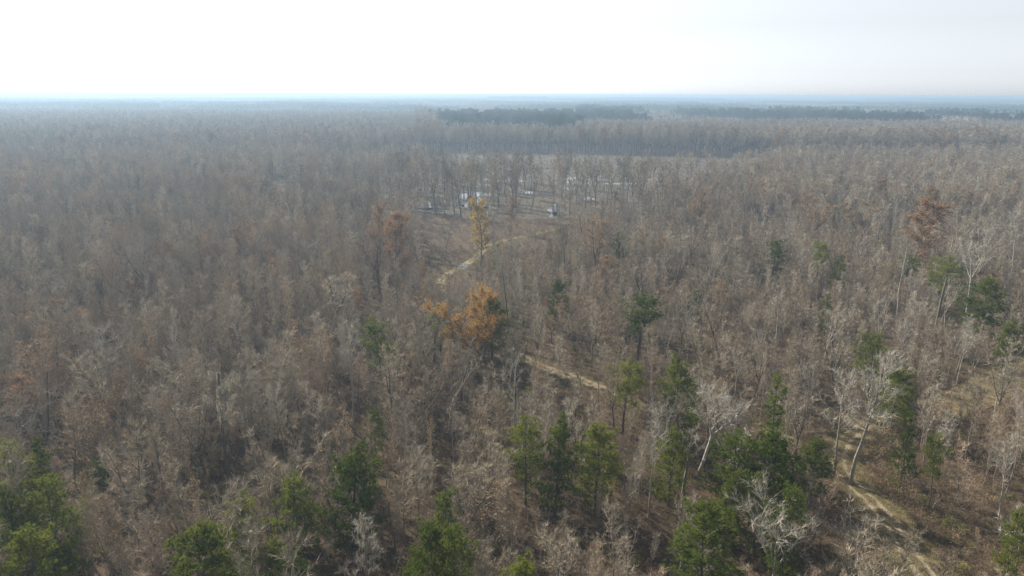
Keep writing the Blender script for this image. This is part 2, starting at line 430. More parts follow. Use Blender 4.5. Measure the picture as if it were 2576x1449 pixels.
# ground to the horizon
structure('ground', flat_mesh('ground', [[(-32000, -400), (32000, -400), (32000, 32000), (-32000, 32000)]], 'ground', 0.0))
structure('marsh', flat_mesh('marsh', [list(map(tuple, MARSH))], 'mud', 0.02))
structure('grass_bank', flat_mesh('grass_bank', [list(map(tuple, BANK))], 'straw_bank', 0.02))
structure('track_verge', ribbon('track_verge', TRACK, 7.4, 'verge', 0.03, seed=2))
structure('side_track_verge', ribbon('side_track_verge', TRACK2, 3.4, 'verge', 0.025, seed=3))
t1 = structure('track', ribbon('track', TRACK, 3.4, 'track', 0.05, seed=4)); t2 = structure('side_track', ribbon('side_track', TRACK2, 2.3, 'track', 0.045, seed=5))
for o, ln, z in ((t1, TRACK, .06),):
    for sd, of in ((6, -.8), (7, .8)):
        c = link(bpy.data.objects.new('rut', ribbon('rut', ln, .62, 'rut', z, of, sd, .6))); c.parent = o

pools, POOLS = [], []
KEEP = []    # (x, y, radius) kept clear of young trees
def pool(px, py, wpx, dm, seed):
    c = gp(px, py); k = (c - np.array([0, 0, H])) @ fwd / F * S
    if py > 400: KEEP.append((c[0], c[1] - 3, max(2.0, wpx * k * .55)))
    POOLS.append((c[0], c[1] - 2, max(1.5, min(wpx * k * .5, 9))))
    pools.append(blob(c[0], c[1], wpx * k / 2, dm / 2, seed, rough=.5))
for i, q in enumerate([(712, 440, 34, 26), (708, 448, 26, 8), (920, 492, 26, 16), (1000, 498, 20, 8), (1070, 520, 44, 10), (1090, 528, 60, 6), (1185, 492, 60, 14), (1195, 512, 46, 22), (1215, 530, 36, 9), (1205, 541, 30, 9), (1150, 515, 30, 8),
        (1110, 398, 24, 10), (1165, 432, 20, 14), (1190, 420, 22, 10), (1180, 438, 26, 7), (1250, 452, 90, 5), (1290, 456, 60, 4), (1300, 440, 18, 6), (1340, 443, 26, 6), (1440, 449, 60, 9), (1445, 456, 40, 5), (1500, 452, 50, 5), (1460, 461, 60, 4),
        (1430, 475, 22, 7), (1400, 530, 30, 16), (1395, 541, 20, 8), (1555, 462, 60, 4), (1640, 452, 40, 4), (1690, 500, 40, 9), (1700, 513, 50, 7), (1590, 505, 40, 6), (1925, 545, 22, 10), (1920, 555, 16, 6), (1480, 500, 24, 6), (1330, 485, 22, 5),
        (1275, 430, 20, 8), (1225, 465, 26, 4), (860, 470, 20, 6), (1520, 430, 40, 6), (1360, 424, 30, 7),
        (158, 1180, 26, 5), (178, 1205, 16, 3), (2365, 1085, 16, 2), (2360, 1190, 20, 2)]):
    pool(q[0], q[1], q[2] * 1.35, q[3] * 2.0, 100 + i)
me = flat_mesh('water', pools, 'water', 0.035)
structure('water', me)
structure('ditch_water', ribbon('ditch_water', DITCH, .9, 'water', 0.03, seed=9, rag=.5))
c = gp(1163, 671); structure('puddle', flat_mesh('puddle', [blob(c[0], c[1], 2.6, 3.4, 55)], 'water', .07))

# ------------------------------------------------------------------ haze (the box, its air only)
me = bpy.data.meshes.new('haze'); X, Y0, Y1, Z0, Z1 = 33000, -900, 33000, -1.0, 57.0
me.from_pydata([(-X, Y0, Z0), (X, Y0, Z0), (X, Y1, Z0), (-X, Y1, Z0), (-X, Y0, Z1), (X, Y0, Z1), (X, Y1, Z1), (-X, Y1, Z1)], [], [(3, 2, 1, 0), (4, 5, 6, 7), (0, 1, 5, 4), (1, 2, 6, 5), (2, 3, 7, 6), (3, 0, 4, 7)])
hm, nt, N, L = new_mat('haze'); pv = N.new('ShaderNodeVolumePrincipled'); oo = N.new('ShaderNodeOutputMaterial')
pv.inputs['Color'].default_value = HAZE_COLOR; pv.inputs['Density'].default_value = HAZE_DENSITY; pv.inputs['Anisotropy'].default_value = HAZE_ANISO
L.new(pv.outputs[0], oo.inputs['Volume']); me.materials.append(hm)
hz = link(bpy.data.objects.new('haze', me)); hz['kind'] = 'stuff'; hz['label'] = 'pale blue winter haze lying over the whole forest'

# ------------------------------------------------------------------ plant prototypes
def pair(name, TC, extra=None):
    T, C = TC
    d = [('trunk', T.mesh(name + '_trunk')), ('crown', C.mesh(name + '_crown'))]
    if extra: d.append(extra)
    return d

YOUNG = []   # (T, C, nominal height, look word)
for k in range(7):
    YOUNG.append((*bare_tree(h=9, r=.075, c0=.22 + .1 * (k % 3), spread=1.7 + .25 * (k % 2), nl=19, el=.95, sub=7, tw=11, twl=.55, tww=.021, lead=1), 9, 'grey-brown'))
for k in range(3):
    YOUNG.append((*bare_tree(h=8.5, r=.08, spread=1.3, nl=20, el=1.0, sub=7, tw=11, twl=.5, tww=.021, lead=3, fork=.12 + .1 * k), 8.5, 'many-stemmed'))
for k in range(2):
    YOUNG.append((*bare_tree(h=8, r=.07, c0=.25, spread=1.6, nl=18, el=.9, sub=7, tw=11, twl=.5, tww=.021, twig='twig_red'), 8, 'reddish'))
for k in range(2):
    YOUNG.append((*bare_tree(h=9, r=.09, c0=.3, spread=2.0, nl=18, el=.85, sub=7, tw=11, twl=.6, tww=.021, bark='bark_pale', twig='twig_pale'), 9, 'pale grey'))
for k in range(2):
    T, C = bare_tree(h=8, r=.07, c0=.2, spread=1.6, nl=16, el=.8, sub=5, tw=5, twl=.5, tww=.02); leafy(T, C, 600, .06, 'tan'); YOUNG.append((T, C, 8, 'tan-leaved'))
T, C = bare_tree(h=7.5, r=.07, c0=.15, spread=1.7, nl=16, el=.7, sub=5, tw=5, twl=.5, tww=.02); leafy(T, C, 1000, .065, 'rust'); YOUNG.append((T, C, 7.5, 'rust-leaved'))
for k in range(3):
    YOUNG.append((*bare_tree(h=10.5, r=.085, c0=.45, spread=1.0, nl=16, el=.8, sub=6, tw=9, twl=.5, tww=.021, bark=('bark_dark', 'bark', 'bark_pale')[k]), 10.5, 'slender pole-like'))
for k in range(2):
    YOUNG.append((*bare_tree(h=6.5, r=.09, spread=2.3, nl=26, el=.6, sub=7, tw=11, twl=.5, tww=.021, lead=4, fork=.1, wob=.12), 6.5, 'wide bushy'))
YP = [pair('young_tree', (t[0], t[1])) for t in YOUNG]
YJ = [joined(t[0], t[1]).mesh('young_tree_whole') for t in YOUNG]
YW = np.array([7.] * 7 + [5.] * 3 + [4.] * 2 + [1.4] * 2 + [2.2] * 2 + [.8] + [4.] * 3 + [3.5] * 2); YW /= YW.sum()

TALL = []    # mature bare trees
for k in range(5):
    TALL.append(bare_tree(h=18, r=.2, c0=.42 + .06 * (k % 3), spread=3.2 + .4 * (k % 2), nl=20, el=.75, sub=8, tw=10, twl=.9, tww=.05, bark='bark', wob=.07))
for k in range(4):
    TALL.append(bare_tree(h=17, r=.24, spread=2.8, nl=24, el=.7, sub=8, tw=10, twl=.85, tww=.05, lead=2 + k % 2, fork=.35 + .1 * (k % 3), bark='bark_dark', wob=.06))
TALLH = [18] * 5 + [17] * 4
TP = [pair('swamp_tree', t) for t in TALL]
TJ = [joined(*t).mesh('mature_tree_whole') for t in TALL]

RUSSET = []
for k, (mt, n) in enumerate((('rust', 6000), ('tan', 4500), ('rust', 3600), ('gold', 7000))):
    T, C = bare_tree(h=14, r=.22, spread=3.6, nl=24, el=.6, sub=7, tw=6, twl=.8, tww=.03, lead=2 if k % 2 else 1, c0=.28, fork=.3, bark='bark_dark', twig='twig_red'); leafy(T, C, n, .11, mt, 2.5); RUSSET.append((T, C))
RP = [pair('russet_tree', t) for t in RUSSET]; RJ = [joined(*t).mesh('russet_whole') for t in RUSSET]

PINES = {
    'round': pine(12, 5.2, .22, 'round', 1.2), 'round2': pine(12, 5.0, .28, 'round', 1.0), 'cone': pine(12, 5.2, .12, 'plump', 1.2), 'cone2': pine(12, 5.0, .16, 'plump', 1.0),
    'thin': pine(11, 3.4, .2, 'thin', 1.0), 'flat': pine(12, 4.8, .5, 'flat', 1.2),
}
PW = {'round': 4.7, 'round2': 4.5, 'cone': 4.7, 'cone2': 4.5, 'thin': 3.2, 'flat': 4.8}; PH = {k: 12 for k in PW}; PH['thin'] = 11
PP = {k: pair('pine', v) for k, v in PINES.items()}

# ------------------------------------------------------------------ named trees
ORD = ['nearest', 'second', 'third', 'fourth', 'fifth', 'sixth', 'seventh', 'eighth', 'ninth', 'tenth', 'eleventh', 'twelfth', 'thirteenth', 'fourteenth', 'fifteenth', 'sixteenth', 'seventeenth', 'eighteenth', 'nineteenth', 'twentieth']
def ordw(n): return ORD[n] if n < 20 else ORD[n % 20] + ' past the ' + ORD[min(19, n // 20)] + ' score'

def landmark_label(look, noun, p, used):
    d = [(math.hypot(p[0] - b[0], p[1] - b[1]), l, b) for l, b in LAND]
    _, l, b = min(d, key=lambda t: t[0])
    dx, dy = p[0] - b[0], p[1] - b[1]
    side = ('right of' if dx > 0 else 'left of') if abs(dx) > abs(dy) else ('behind' if dy > 0 else 'in front of')
    w = l.split(); room = 16 - 3 - len((look + ' ' + noun + ' ' + side).split()) - 1
    B = {'at', 'in', 'on', 'of', 'beside', 'behind', 'below', 'above', 'with', 'by', 'to', 'against', 'just', 'right', 'left', 'cut', 'between', 'near', 'under', 'amid', 'before', 'far', 'next', 'half', 'touching', 'over', 'from', 'inside', 'hung', 'peeping', 'standing', 'rising', 'and', 'close', 'without', 'highest'}
    if len(w) <= room: short = l
    else:
        cuts = [i for i in range(2, room + 1) if (w[i] in B and w[i - 1] not in B and w[i - 1] not in ('the', 'a', 'its')) or w[i - 1].endswith(',')]
        short = ' '.join(w[:max(cuts)]) if cuts else ' '.join(w[:room])
    short = short.replace(',', '')
    key = (look, side, short); used[key] += 1; n = used[key] - 1
    return ('%s %s %s the %s' % (look, noun, side, short)) + ('' if n == 0 else ', %s such' % ordw(n))

LAND = []   # landmarks for the labels of the young trees

def px_width(base, wpx, z=6):
    return wpx * ((np.array([base[0], base[1], z]) - np.array([0, 0, H])) @ fwd) / F * S

def put_pine(px, py, wpx, h, kind, label):
    h = h * (1.12 if py > 800 else 1.05)
    top = gp(px, py, h); b = np.array([top[0], top[1], 0.0]); s = px_width(b, wpx) / PW[kind] * 1.08
    place('pine_tree', PP[kind], b, label, 'pine tree', 'pines scattered through the bare woods', (s, s, h / PH[kind]), rz=R_.uniform(0, 6.28))
    return b

LANES = []   # the same, but with nothing taller than brush
OPEN = []    # (x, y, half width, depth) openings with lower growth before a tree that is seen down to its lower crown
pines = [
    (20, 1112, 120, 13, 'round', 'dark pine touching the left edge, highest of the left corner clump'),
    (88, 1108, 80, 12, 'thin', 'narrow pine just behind the left corner clump'),
    (112, 1205, 125, 13, 'round2', 'round-topped dark pine in the middle of the left corner clump'),
    (28, 1215, 110, 13, 'cone', 'dark pine against the left edge below the highest of its clump'),
    (60, 1330, 150, 12, 'round', 'shaded broad pine at the bottom left corner'),
    (135, 1365, 110, 9, 'cone2', 'low pine at the right foot of the left corner clump'),
    (500, 1322, 190, 12, 'round', 'broad bright green pine cut by the bottom edge, left of centre'),
    (586, 1232, 95, 11, 'cone', 'pointed pine right behind the broad pine at the bottom edge'),
    (737, 1180, 120, 12, 'cone2', 'pointed pine at the foot of the moss-hung second snag'),
    (872, 1115, 150, 13, 'cone', 'largest conical pine left of centre, with a dense dark top'),
    (742, 1375, 110, 9, 'cone', 'yellow-green small pine cut by the bottom edge'),
    (690, 1345, 90, 8, 'cone2', 'small dull pine behind the yellow-green one at the bottom edge'),
    (1112, 1230, 95, 12, 'cone2', 'slim pine behind the tall dark pine at bottom centre'),
    (1085, 1312, 120, 13, 'round', 'tall dark pine at bottom centre, bright on its sunlit side'),
    (1140, 1320, 100, 12, 'round2', 'dark pine on the shaded side of the pine at bottom centre'),
    (1045, 1395, 90, 8, 'cone', 'low bright pine at the bottom edge before the bottom centre pine'),
    (1312, 1410, 130, 12, 'round', 'dark pine top just rising over the bottom edge'),
    (1325, 1045, 88, 12, 'round2', 'leftmost of three round pines in a row'),
    (1400, 1048, 84, 13, 'cone', 'tallest middle one of three pines in a row'),
    (1505, 1066, 118, 12, 'round', 'broadest and rightmost of three round pines in a row'),
    (1720, 893, 84, 14, 'cone', 'tall pointed pine beside the side track'),
    (1695, 1068, 100, 11, 'cone2', 'pale green pine left of the lichen-grey crooked tree'),
    (1780, 1262, 150, 12, 'round', 'big pine at the bottom edge, left of the pale bare tree'),
    (1850, 1085, 120, 13, 'round2', 'dark pine behind the lichen-grey crooked tree'),
    (1950, 1088, 130, 13, 'round', 'darkest pine at the top of the thick clump left of the track'),
    (1985, 1205, 110, 12, 'cone2', 'dark pine at the lower end of the thick clump left of the track'),
    (1840, 1180, 80, 10, 'cone', 'bright slim pine on the left flank of the thick clump'),
    (1915, 1190, 90, 10, 'round', 'low pine inside the thick clump left of the track'),
    (1955, 948, 76, 14, 'thin', 'tall narrow olive-green pine above the thick clump'),
    (2056, 1105, 84, 9, 'round', 'light green round pine next to the twin tall bare trees'),
    (2205, 838, 92, 12, 'round2', 'pine with a pointed top above the twin tall bare trees'),
    (2264, 925, 96, 10, 'round', 'bright pine at the bend of the track'),
    (2292, 1040, 56, 10, 'thin', 'slim young pine on a long bare stem right of the track'),
    (2364, 1110, 64, 9, 'flat', 'small mop-headed pine on a thin stem right of the track'),
    (2490, 700, 96, 15, 'round', 'large olive-tinged pine below the white forked tree'),
    (2545, 800, 64, 11, 'cone', 'pine near the right edge above the grassy bank'),
    (2395, 645, 90, 14, 'round2', 'dark green pine at the left foot of the white forked tree'),
    (2065, 614, 54, 13, 'flat', 'small round pine in the middle of the right-hand woods'),
    (1950, 598, 64, 14, 'cone2', 'dark upright pine in the right-hand woods under tan trees'),
    (1612, 750, 108, 14, 'flat', 'broad flat-topped pine below the dead forked snag'),
    (1405, 705, 52, 12, 'round', 'small round dark pine right of the orange tree'),
    (955, 818, 90, 13, 'flat', 'flat-topped dark pine beside the tall bare tree left of centre'),
    (990, 862, 50, 9, 'round2', 'little pine at the right foot of the flat-topped dark pine'),
    (1105, 768, 66, 13, 'thin', 'pine half hidden behind the left side of the orange tree'),
    (1238, 750, 84, 13, 'round', 'dark pine behind the right side of the orange tree'),
    (1575, 918, 105, 11, 'flat', 'thin pale green pine on the near side of the side track'),
    (2118, 645, 44, 12, 'thin', 'thin pine left of the big russet tree'),
    (2290, 640, 54, 9, 'round2', 'dark evergreen at the foot of the big russet tree'),
    (1252, 618, 34, 9, 'cone', 'tiny dark pine right of the leaning golden tree'),
    (2566, 1282, 60, 9, 'round', 'pine cut by the right edge low in the thicket'),
    (942, 1022, 64, 8, 'cone2', 'pale yellow-green young pine amid grey saplings left of centre'),
    (1560, 582, 44, 13, 'round2', 'dull evergreen in the bare woods beyond the flat-topped pine'),
    (1760, 712, 40, 9, 'cone', 'small light green pine by the leaning dark snag'),
    (2085, 745, 44, 9, 'thin', 'faint light green sapling pine in the right-hand thicket'),
    (240, 1150, 70, 6, 'cone2', 'faint yellow-green young pine right of the left corner clump'),
    (1745, 955, 50, 9, 'cone2', 'small pine right of the tall pointed pine'),
]
for p in pines:
    b = put_pine(*p); KEEP.append((b[0], b[1], 1.8)); OPEN.append((b[0], b[1], px_width(b, p[2]) * .5, p[3] * (.75 if p[1] > 1040 else .35))); LAND.append((p[5], b))

def put_bare(T, C, nm, base, top, label, cat='tree', extra=None, group=None, h0=None):
    """base and top measured points; the tree stands at base, leans so its top falls where it was seen"""
    b = gp(*base); h = height_for(b, top[1]); t = gp(top[0], top[1], h)
    lean = math.atan2(t[0] - b[0], h); k = h / h0
    o = place(nm, pair(nm, (T, C), extra), b, label, cat, group, (k, k, k), tilt=(0, lean))
    KEEP.append((b[0], b[1], 1.5)); OPEN.append((b[0], b[1], 5.0 if nm == 'orange_tree' else 3.6, h * .95)); LANES.append((b[0], b[1], 2.4, h * .85)); LAND.append((label, b)); return o

def snag(h=14, r=.22, arms=5, mat='bark', tw='twig', twn=3, c0=.5, L=2.2):
    T, C = bare_tree(h=h, r=r, c0=c0, spread=L, nl=arms, el=.45, sub=4, tw=twn, twl=.6, tww=.03, bark=mat, twig=tw, broken=True, up=.05); return T, C

T, C = snag(16, .27, 10, 'bark_dark', 'twig_white', 7, .55, 3.6)
put_bare(T, C, 'dead_snag', (579, 1228), (540, 935), 'tall leaning grey snag with broken top and hanging moss', extra=('moss', mossy(C, T, 320).mesh('moss')), h0=16)
T, C = bare_tree(16, .23, .55, 3.0, 16, .6, 8, 12, .8, .025, twig='twig_white')
put_bare(T, C, 'dead_snag', (722, 1190), (712, 985), 'thin snag hung with pale moss above a pointed pine', extra=('moss', mossy(C, T, 90).mesh('moss')), h0=16)
T, C = bare_tree(18, .24, .62, 3.4, 15, .7, 8, 12, .8, .025, twig='twig_white')
put_bare(T, C, 'bare_tree', (893, 1092), (880, 812), 'tall bare tree with a long clean stem beside the flat-topped pine', h0=18)
T, C = bare_tree(15, .2, .5, 4.2, 13, .55, 8, 11, .9, .025, bark='bark_pale', twig='twig_white')
put_bare(T, C, 'bare_tree', (262, 1030), (248, 822), 'whitish spreading bare tree standing alone among the left thicket', h0=15)
T, C = bare_tree(15, .17, .5, 2.4, 16, .8, 6, 6, .7, .028, lead=2, fork=.45, bark='bark')
put_bare(T, C, 'bare_tree', (1131, 1105), (1138, 862), 'slender forked bare tree below the orange tree', h0=15)
T, C = bare_tree(18, .3, .46, 4.4, 30, .62, 8, 14, 1.0, .025, bark='bark', twig='twig_white', sides=7)
put_bare(T, C, 'bare_tree', (2139, 1218), (2158, 905), 'taller and paler of the twin bare trees by the track', h0=18)
T, C = bare_tree(17, .22, .42, 4.0, 24, .5, 8, 13, .95, .032, bark='bark', twig='twig_white', sides=7)
put_bare(T, C, 'bare_tree', (2099, 1196), (2118, 935), 'darker left one of the twin bare trees by the track', h0=17)
T, C = bare_tree(13, .26, .4, 4.6, 30, .6, 8, 14, 1.0, .025, bark='bark_pale', twig='twig_white', lead=2, fork=.5, sides=7)
put_bare(T, C, 'bare_tree', (1755, 1195), (1810, 985), 'lichen-grey crooked tree with a wide fan of branches', h0=13)
T, C = bare_tree(12, .3, .45, 3.4, 14, .35, 7, 6, .9, .035, bark='bark', twig='twig_pale', sides=7)
put_bare(T, C, 'dead_snag', (1716, 1262), (1740, 1070), 'dark leaning trunk with drooping pale limbs under the lichen-grey tree', h0=12)
T, C = bare_tree(9, .2, .3, 4.2, 34, .75, 8, 14, .9, .025, bark='bark_pale', twig='twig_white', lead=4, fork=.2, sides=6)
put_bare(T, C, 'bare_tree', (1945, 1470), (1965, 1278), 'silvery many-limbed bare tree at the bottom edge left of the track', h0=9)
T, C = bare_tree(14, .22, .3, 2.6, 22, .3, 8, 12, .7, .025, twig='twig_white', up=-.02)
put_bare(T, C, 'bare_tree', (922, 1500), (918, 1288), 'pale moss-covered tree rising from the bottom edge', extra=('moss', mossy(C, T, 160).mesh('moss')), h0=14)
T, C = snag(11, .2, 3, 'bark_dark')
put_bare(T, C, 'dead_snag', (1000, 1440), (984, 1272), 'bare broken trunk between the mossy tree and the bottom centre pine', h0=11)
T, C = bare_tree(15, .24, .4, 5.0, 20, .55, 8, 12, .9, .025, bark='bark_pale', twig='twig_white', lead=3, fork=.55)
put_bare(T, C, 'bare_tree', (2430, 800), (2445, 615), 'white forked dead tree with long bare arms on the right', h0=15)
T, C = snag(14, .2, 10, 'bark_pale', 'twig_pale', 4, .45, 2.4)
put_bare(T, C, 'dead_snag', (2256, 800), (2266, 640), 'pale thin dead tree in front of the big russet tree', h0=14)
T, C = snag(11, .3, 1, 'bark_dark')
put_bare(T, C, 'dead_snag', (2354, 860), (2355, 702), 'thick broken-off trunk without branches right of the russet tree', h0=11)
T, C = bare_tree(10, .34, .4, 2.2, 6, .7, 3, 2, .6, .04, bark='bark_dark', twig='bark_dark', lead=3, fork=.5)
put_bare(T, C, 'dead_snag', (1612, 790), (1606, 685), 'dark dead snag with forked stubs above the flat-topped pine', h0=10)
T, C = snag(14, .2, 5, 'bark_dark')
put_bare(T, C, 'dead_snag', (1778, 815), (1785, 660), 'leaning dark stem in the middle of the right-hand thicket', h0=14)
T, C = snag(13, .18, 7, 'bark_dark', 'twig', 3, .6, 1.4)
put_bare(T, C, 'dead_snag', (1279, 835), (1276, 685), 'dark straight snag right of the orange tree', h0=13)
T, C = bare_tree(13, .22, .35, 2.2, 16, .4, 6, 6, .7, .03, bark='bark_dark')
put_bare(T, C, 'bare_tree', (1345, 930), (1352, 770), 'vine-wrapped tree by the bend of the side track', extra=('vine', mossy(C, T, 120).mesh('vine')), h0=13)
T, C = bare_tree(16, .18, .5, 2.6, 14, .7, 8, 11, .8, .03, bark='bark_pale', twig='twig_white')
put_bare(T, C, 'bare_tree', (2545, 700), (2555, 520), 'tall pale bare tree close to the right edge above the pines', h0=16)
T, C = snag(15, .17, 6, 'bark_pale', 'twig_pale', 4, .55, 2.0)
put_bare(T, C, 'dead_snag', (2408, 640), (2412, 520), 'thin grey pole tree behind the white forked tree', h0=15)
T, C = bare_tree(15, .2, .5, 2.2, 14, .6, 6, 6, .8, .03, bark='bark_dark')
put_bare(T, C, 'bare_tree', (2210, 640), (2225, 520), 'dark slim bare tree left of the russet tree crown', h0=15)
T, C = bare_tree(9, .16, .35, 3.4, 20, .55, 7, 8, .8, .03, bark='bark', twig='twig_pale', lead=3, fork=.25)
put_bare(T, C, 'bare_tree', (55, 1160), (70, 985), 'dark forked bare tree over the left corner pines', h0=9)
T, C = snag(13, .16, 5, 'bark_dark')
put_bare(T, C, 'dead_snag', (118, 1120), (105, 930), 'dark thin stem near the left edge', h0=13)
T, C = bare_tree(15, .22, .35, 3.2, 18, .6, 7, 7, .9, .03, lead=2, fork=.4, bark='bark_dark')
put_bare(T, C, 'bare_tree', (1700, 720), (1706, 570), 'dark forked bare tree behind the leaning dark stem', h0=15)
T, C = bare_tree(11, .2, .4, 3.0, 16, .5, 6, 6, .8, .03, bark='bark', twig='twig_pale', lead=2, fork=.5)
put_bare(T, C, 'bare_tree', (1850, 1010), (1840, 870), 'crooked bare tree with two bent arms between the pointed and narrow pines', h0=11)
T, C = bare_tree(8, .14, .25, 2.8, 22, .6, 7, 8, .8, .028, bark='bark', twig='twig_pale', lead=3, fork=.25)
put_bare(T, C, 'bare_tree', (2555, 1430), (2560, 1285), 'pale spreading sapling at the right edge below the cut pine', h0=8)
T, C = bare_tree(8, .14, .2, 2.6, 22, .5, 7, 8, .8, .028, bark='bark_pale', twig='twig_pale', lead=3, fork=.2)
put_bare(T, C, 'bare_tree', (2150, 1420), (2130, 1275), 'lichen-pale tangled small tree on the near side of the track', h0=8)

# leaf-bearing trees seen one by one
def put_russet(px, py, wpx, h, k, label, lean=0.0, base=None):
    if base is None:
        t = gp(px, py, h); b = np.array([t[0], t[1], 0.0])
    else:
        b = gp(*base); h = height_for(b, py)
    s = px_width(b, wpx) / 7.0
    place('russet_tree', RP[k], b, label, 'tree', 'trees still holding dry leaves', (s, s, h / 14), rz=R_.uniform(0, 6.28), tilt=(0, lean))
    KEEP.append((b[0], b[1], 2.0)); OPEN.append((b[0], b[1], s * 2.4, h * .45)); LAND.append((label, b))
# the big orange tree is its own build: a leaning double trunk, long open crown
T, C = bare_tree(17, .34, .3, 4.4, 40, .5, 8, 7, 1.0, .035, lead=3, fork=.16, bark='bark_dark', twig='twig_red', sides=7); leafy(T, C, 22000, .11, 'gold', 3.0)
put_bare(T, C, 'orange_tree', (1225, 925), (1165, 722), 'large orange-leaved tree leaning left beside the side track', h0=17)
T, C = bare_tree(19, .3, .22, 3.8, 28, .45, 7, 6, .9, .03, bark='bark', sides=6, wob=.1); leafy(T, C, 9000, .12, 'yellow', 2.0)
put_bare(T, C, 'golden_tree', (1210, 668), (1226, 508), 'tall leaning golden-leaved tree beside the track puddle', h0=19)
for q in [(1003, 548, 100, 17, 0, 'large russet tree left of the golden tree', 0.0, (1003, 722)), (945, 520, 70, 16, 2, 'rusty tree behind the large russet tree, to its left', 0.0, (950, 690)),
          (2292, 515, 130, 18, 0, 'biggest russet tree in the right-hand woods with a dark foot', 0.0, (2290, 700)), (1750, 478, 70, 18, 2, 'reddish-brown vine-thick tree at the marsh edge', 0.0, (1752, 590)),
          (2165, 505, 76, 17, 1, 'tan tree next to the biggest russet tree', 0.0, None), (2060, 500, 80, 18, 1, 'tan-leaved tree above the small round pine', 0.0, None),
          (1495, 552, 80, 16, 1, 'tan-orange tree right of the golden tree', 0.0, (1492, 690)), (1430, 742, 74, 9, 1, 'low olive-tan round tree right of the orange tree', 0.0, None),
          (1525, 648, 80, 9, 0, 'low red-brown bushy tree above the flat-topped pine', 0.0, None), (602, 576, 46, 13, 0, 'single orange-brown tree in the left woods', 0.0, None),
          (2490, 690, 60, 13, 2, 'russet tree peeping over the olive-tinged pine', 0.0, None), (2470, 470, 60, 17, 1, 'brownish tree near the right edge at mid distance', 0.0, None),
          (2345, 475, 56, 17, 0, 'russet tree far behind the white forked tree', 0.0, None), (1285, 500, 30, 14, 0, 'narrow orange tree at the marsh behind the golden one', 0.0, None),
          (1390, 770, 60, 9, 1, 'tan shrubby tree beside the low olive-tan one', 0.0, None), (765, 345, 36, 20, 0, 'orange-tinged tree at the far left edge of the marsh', 0.0, None),
          (440, 338, 60, 20, 0, 'pale orange tree far off in the left woods', 0.0, None), (465, 345, 44, 20, 2, 'second pale orange tree far off in the left woods', 0.0, None),
          (375, 352, 40, 18, 1, 'tan tree left of the pale orange pair far off', 0.0, None), (2230, 455, 44, 16, 0, 'rusty small crown in the far right-hand woods', 0.0, None),
          (1905, 440, 40, 18, 1, 'tan-orange crown at the right end of the marsh', 0.0, None), (1415, 415, 30, 18, 1, 'tan crown in the middle of the marsh', 0.0, None),
          (130, 762, 60, 10, 0, 'orange-brown young tree far left above the thicket', 0.0, None), (265, 765, 40, 9, 2, 'second orange-brown young tree right of the first on the left', 0.0, None),
          (475, 920, 70, 9, 0, 'orange-brown young tree left of the thin mossy snag', 0.0, None), (40, 958, 110, 9, 2, 'reddish-brown young tree crown at the left edge', 0.0, None),
          (540, 1045, 64, 8, 1, 'golden-tan young tree by the tall leaning snag', 0.0, None), (330, 700, 50, 10, 0, 'pale russet crown in the middle of the left woods', 0.0, None),
          (215, 785, 34, 9, 2, 'small russet crown between two orange-brown young trees', 0.0, None), (430, 610, 40, 12, 2, 'faint russet crown left of the single orange-brown tree', 0.0, None),
          (1055, 655, 60, 9, 1, 'olive-tan low tree by the track bend', 0.0, None), (1620, 410, 40, 18, 2, 'rusty crown beyond the marsh pools', 0.0, None),
          (1800, 720, 50, 9, 1, 'tan low crown in the right-hand thicket', 0.0, None), (1640, 585, 60, 13, 1, 'tan crown in the bare woods right of the tan-orange tree', 0.0, None)]:
    put_russet(*q)

# bare trees standing above the thicket
EMLOOK = ['straight', 'leggy', 'narrow-crowned', 'open-crowned', 'thin-topped', 'low-forked', 'many-armed', 'high-forked', 'broad-forked']
EM_PALE = [pair('bare_tree', bare_tree(14, .17, .45, 3.0, 20, .7, 8, 9, .8, .035, bark='bark_pale', twig='twig_pale', lead=1 + k, fork=.4)) for k in range(3)]
em_used = defaultdict(int); em = []; tries = 0
while len(em) < 170 and tries < 4000:
    tries += 1
    u = R_.random(); ppx = R_.uniform(40, 2540) if u < .5 else R_.uniform(1250, 2540); ppy = R_.uniform(590, 1330) if u > .35 else R_.uniform(560, 760)
    if ppx < 1000 and R_.random() < .45: continue
    b = gp(ppx, ppy); P = np.array([b[:2]])
    if any((b[0] - e[0]) ** 2 + (b[1] - e[1]) ** 2 < 49 for e in em) or any((b[0] - k[0]) ** 2 + (b[1] - k[1]) ** 2 < (k[2] + 1.5) ** 2 for k in KEEP): continue
    if any(inside(z, P[:, 0], P[:, 1])[0] for z in (SLASH, VIEW2, VIEW3, REDBRUSH, MARSH, BANK)) or dist_line(TRACK, P[:, 0], P[:, 1])[0] < 6 or dist_line(TRACK2, P[:, 0], P[:, 1])[0] < 3.5: continue
    pale = R_.random() < .3; k = R_.randrange(3) if pale else R_.randrange(9); h = R_.uniform(11, 14.5) * (1.18 if ppy < 780 else 1)
    prt = EM_PALE[k] if pale else TP[k]; q = h / (14 if pale else TALLH[k]); look = 'emergent ' + ('pale %s bare tree' % ['straight', 'two-forked', 'three-forked'][k] if pale else EMLOOK[k] + ' bare tree')
    lab = landmark_label(look, '', b, em_used).replace('  ', ' ')
    place('bare_tree', prt, b, lab, 'tree', 'bare trees rising above the thicket', (q * .85, q * .85, q), rz=R_.uniform(0, 6.28), tilt=(R_.gauss(0, .05), R_.gauss(0, .06))); em.append(b)
for b in em: KEEP.append((b[0], b[1], 1.3)); OPEN.append((b[0], b[1], 2.4, 9)); LANES.append((b[0], b[1], 1.5, 6))

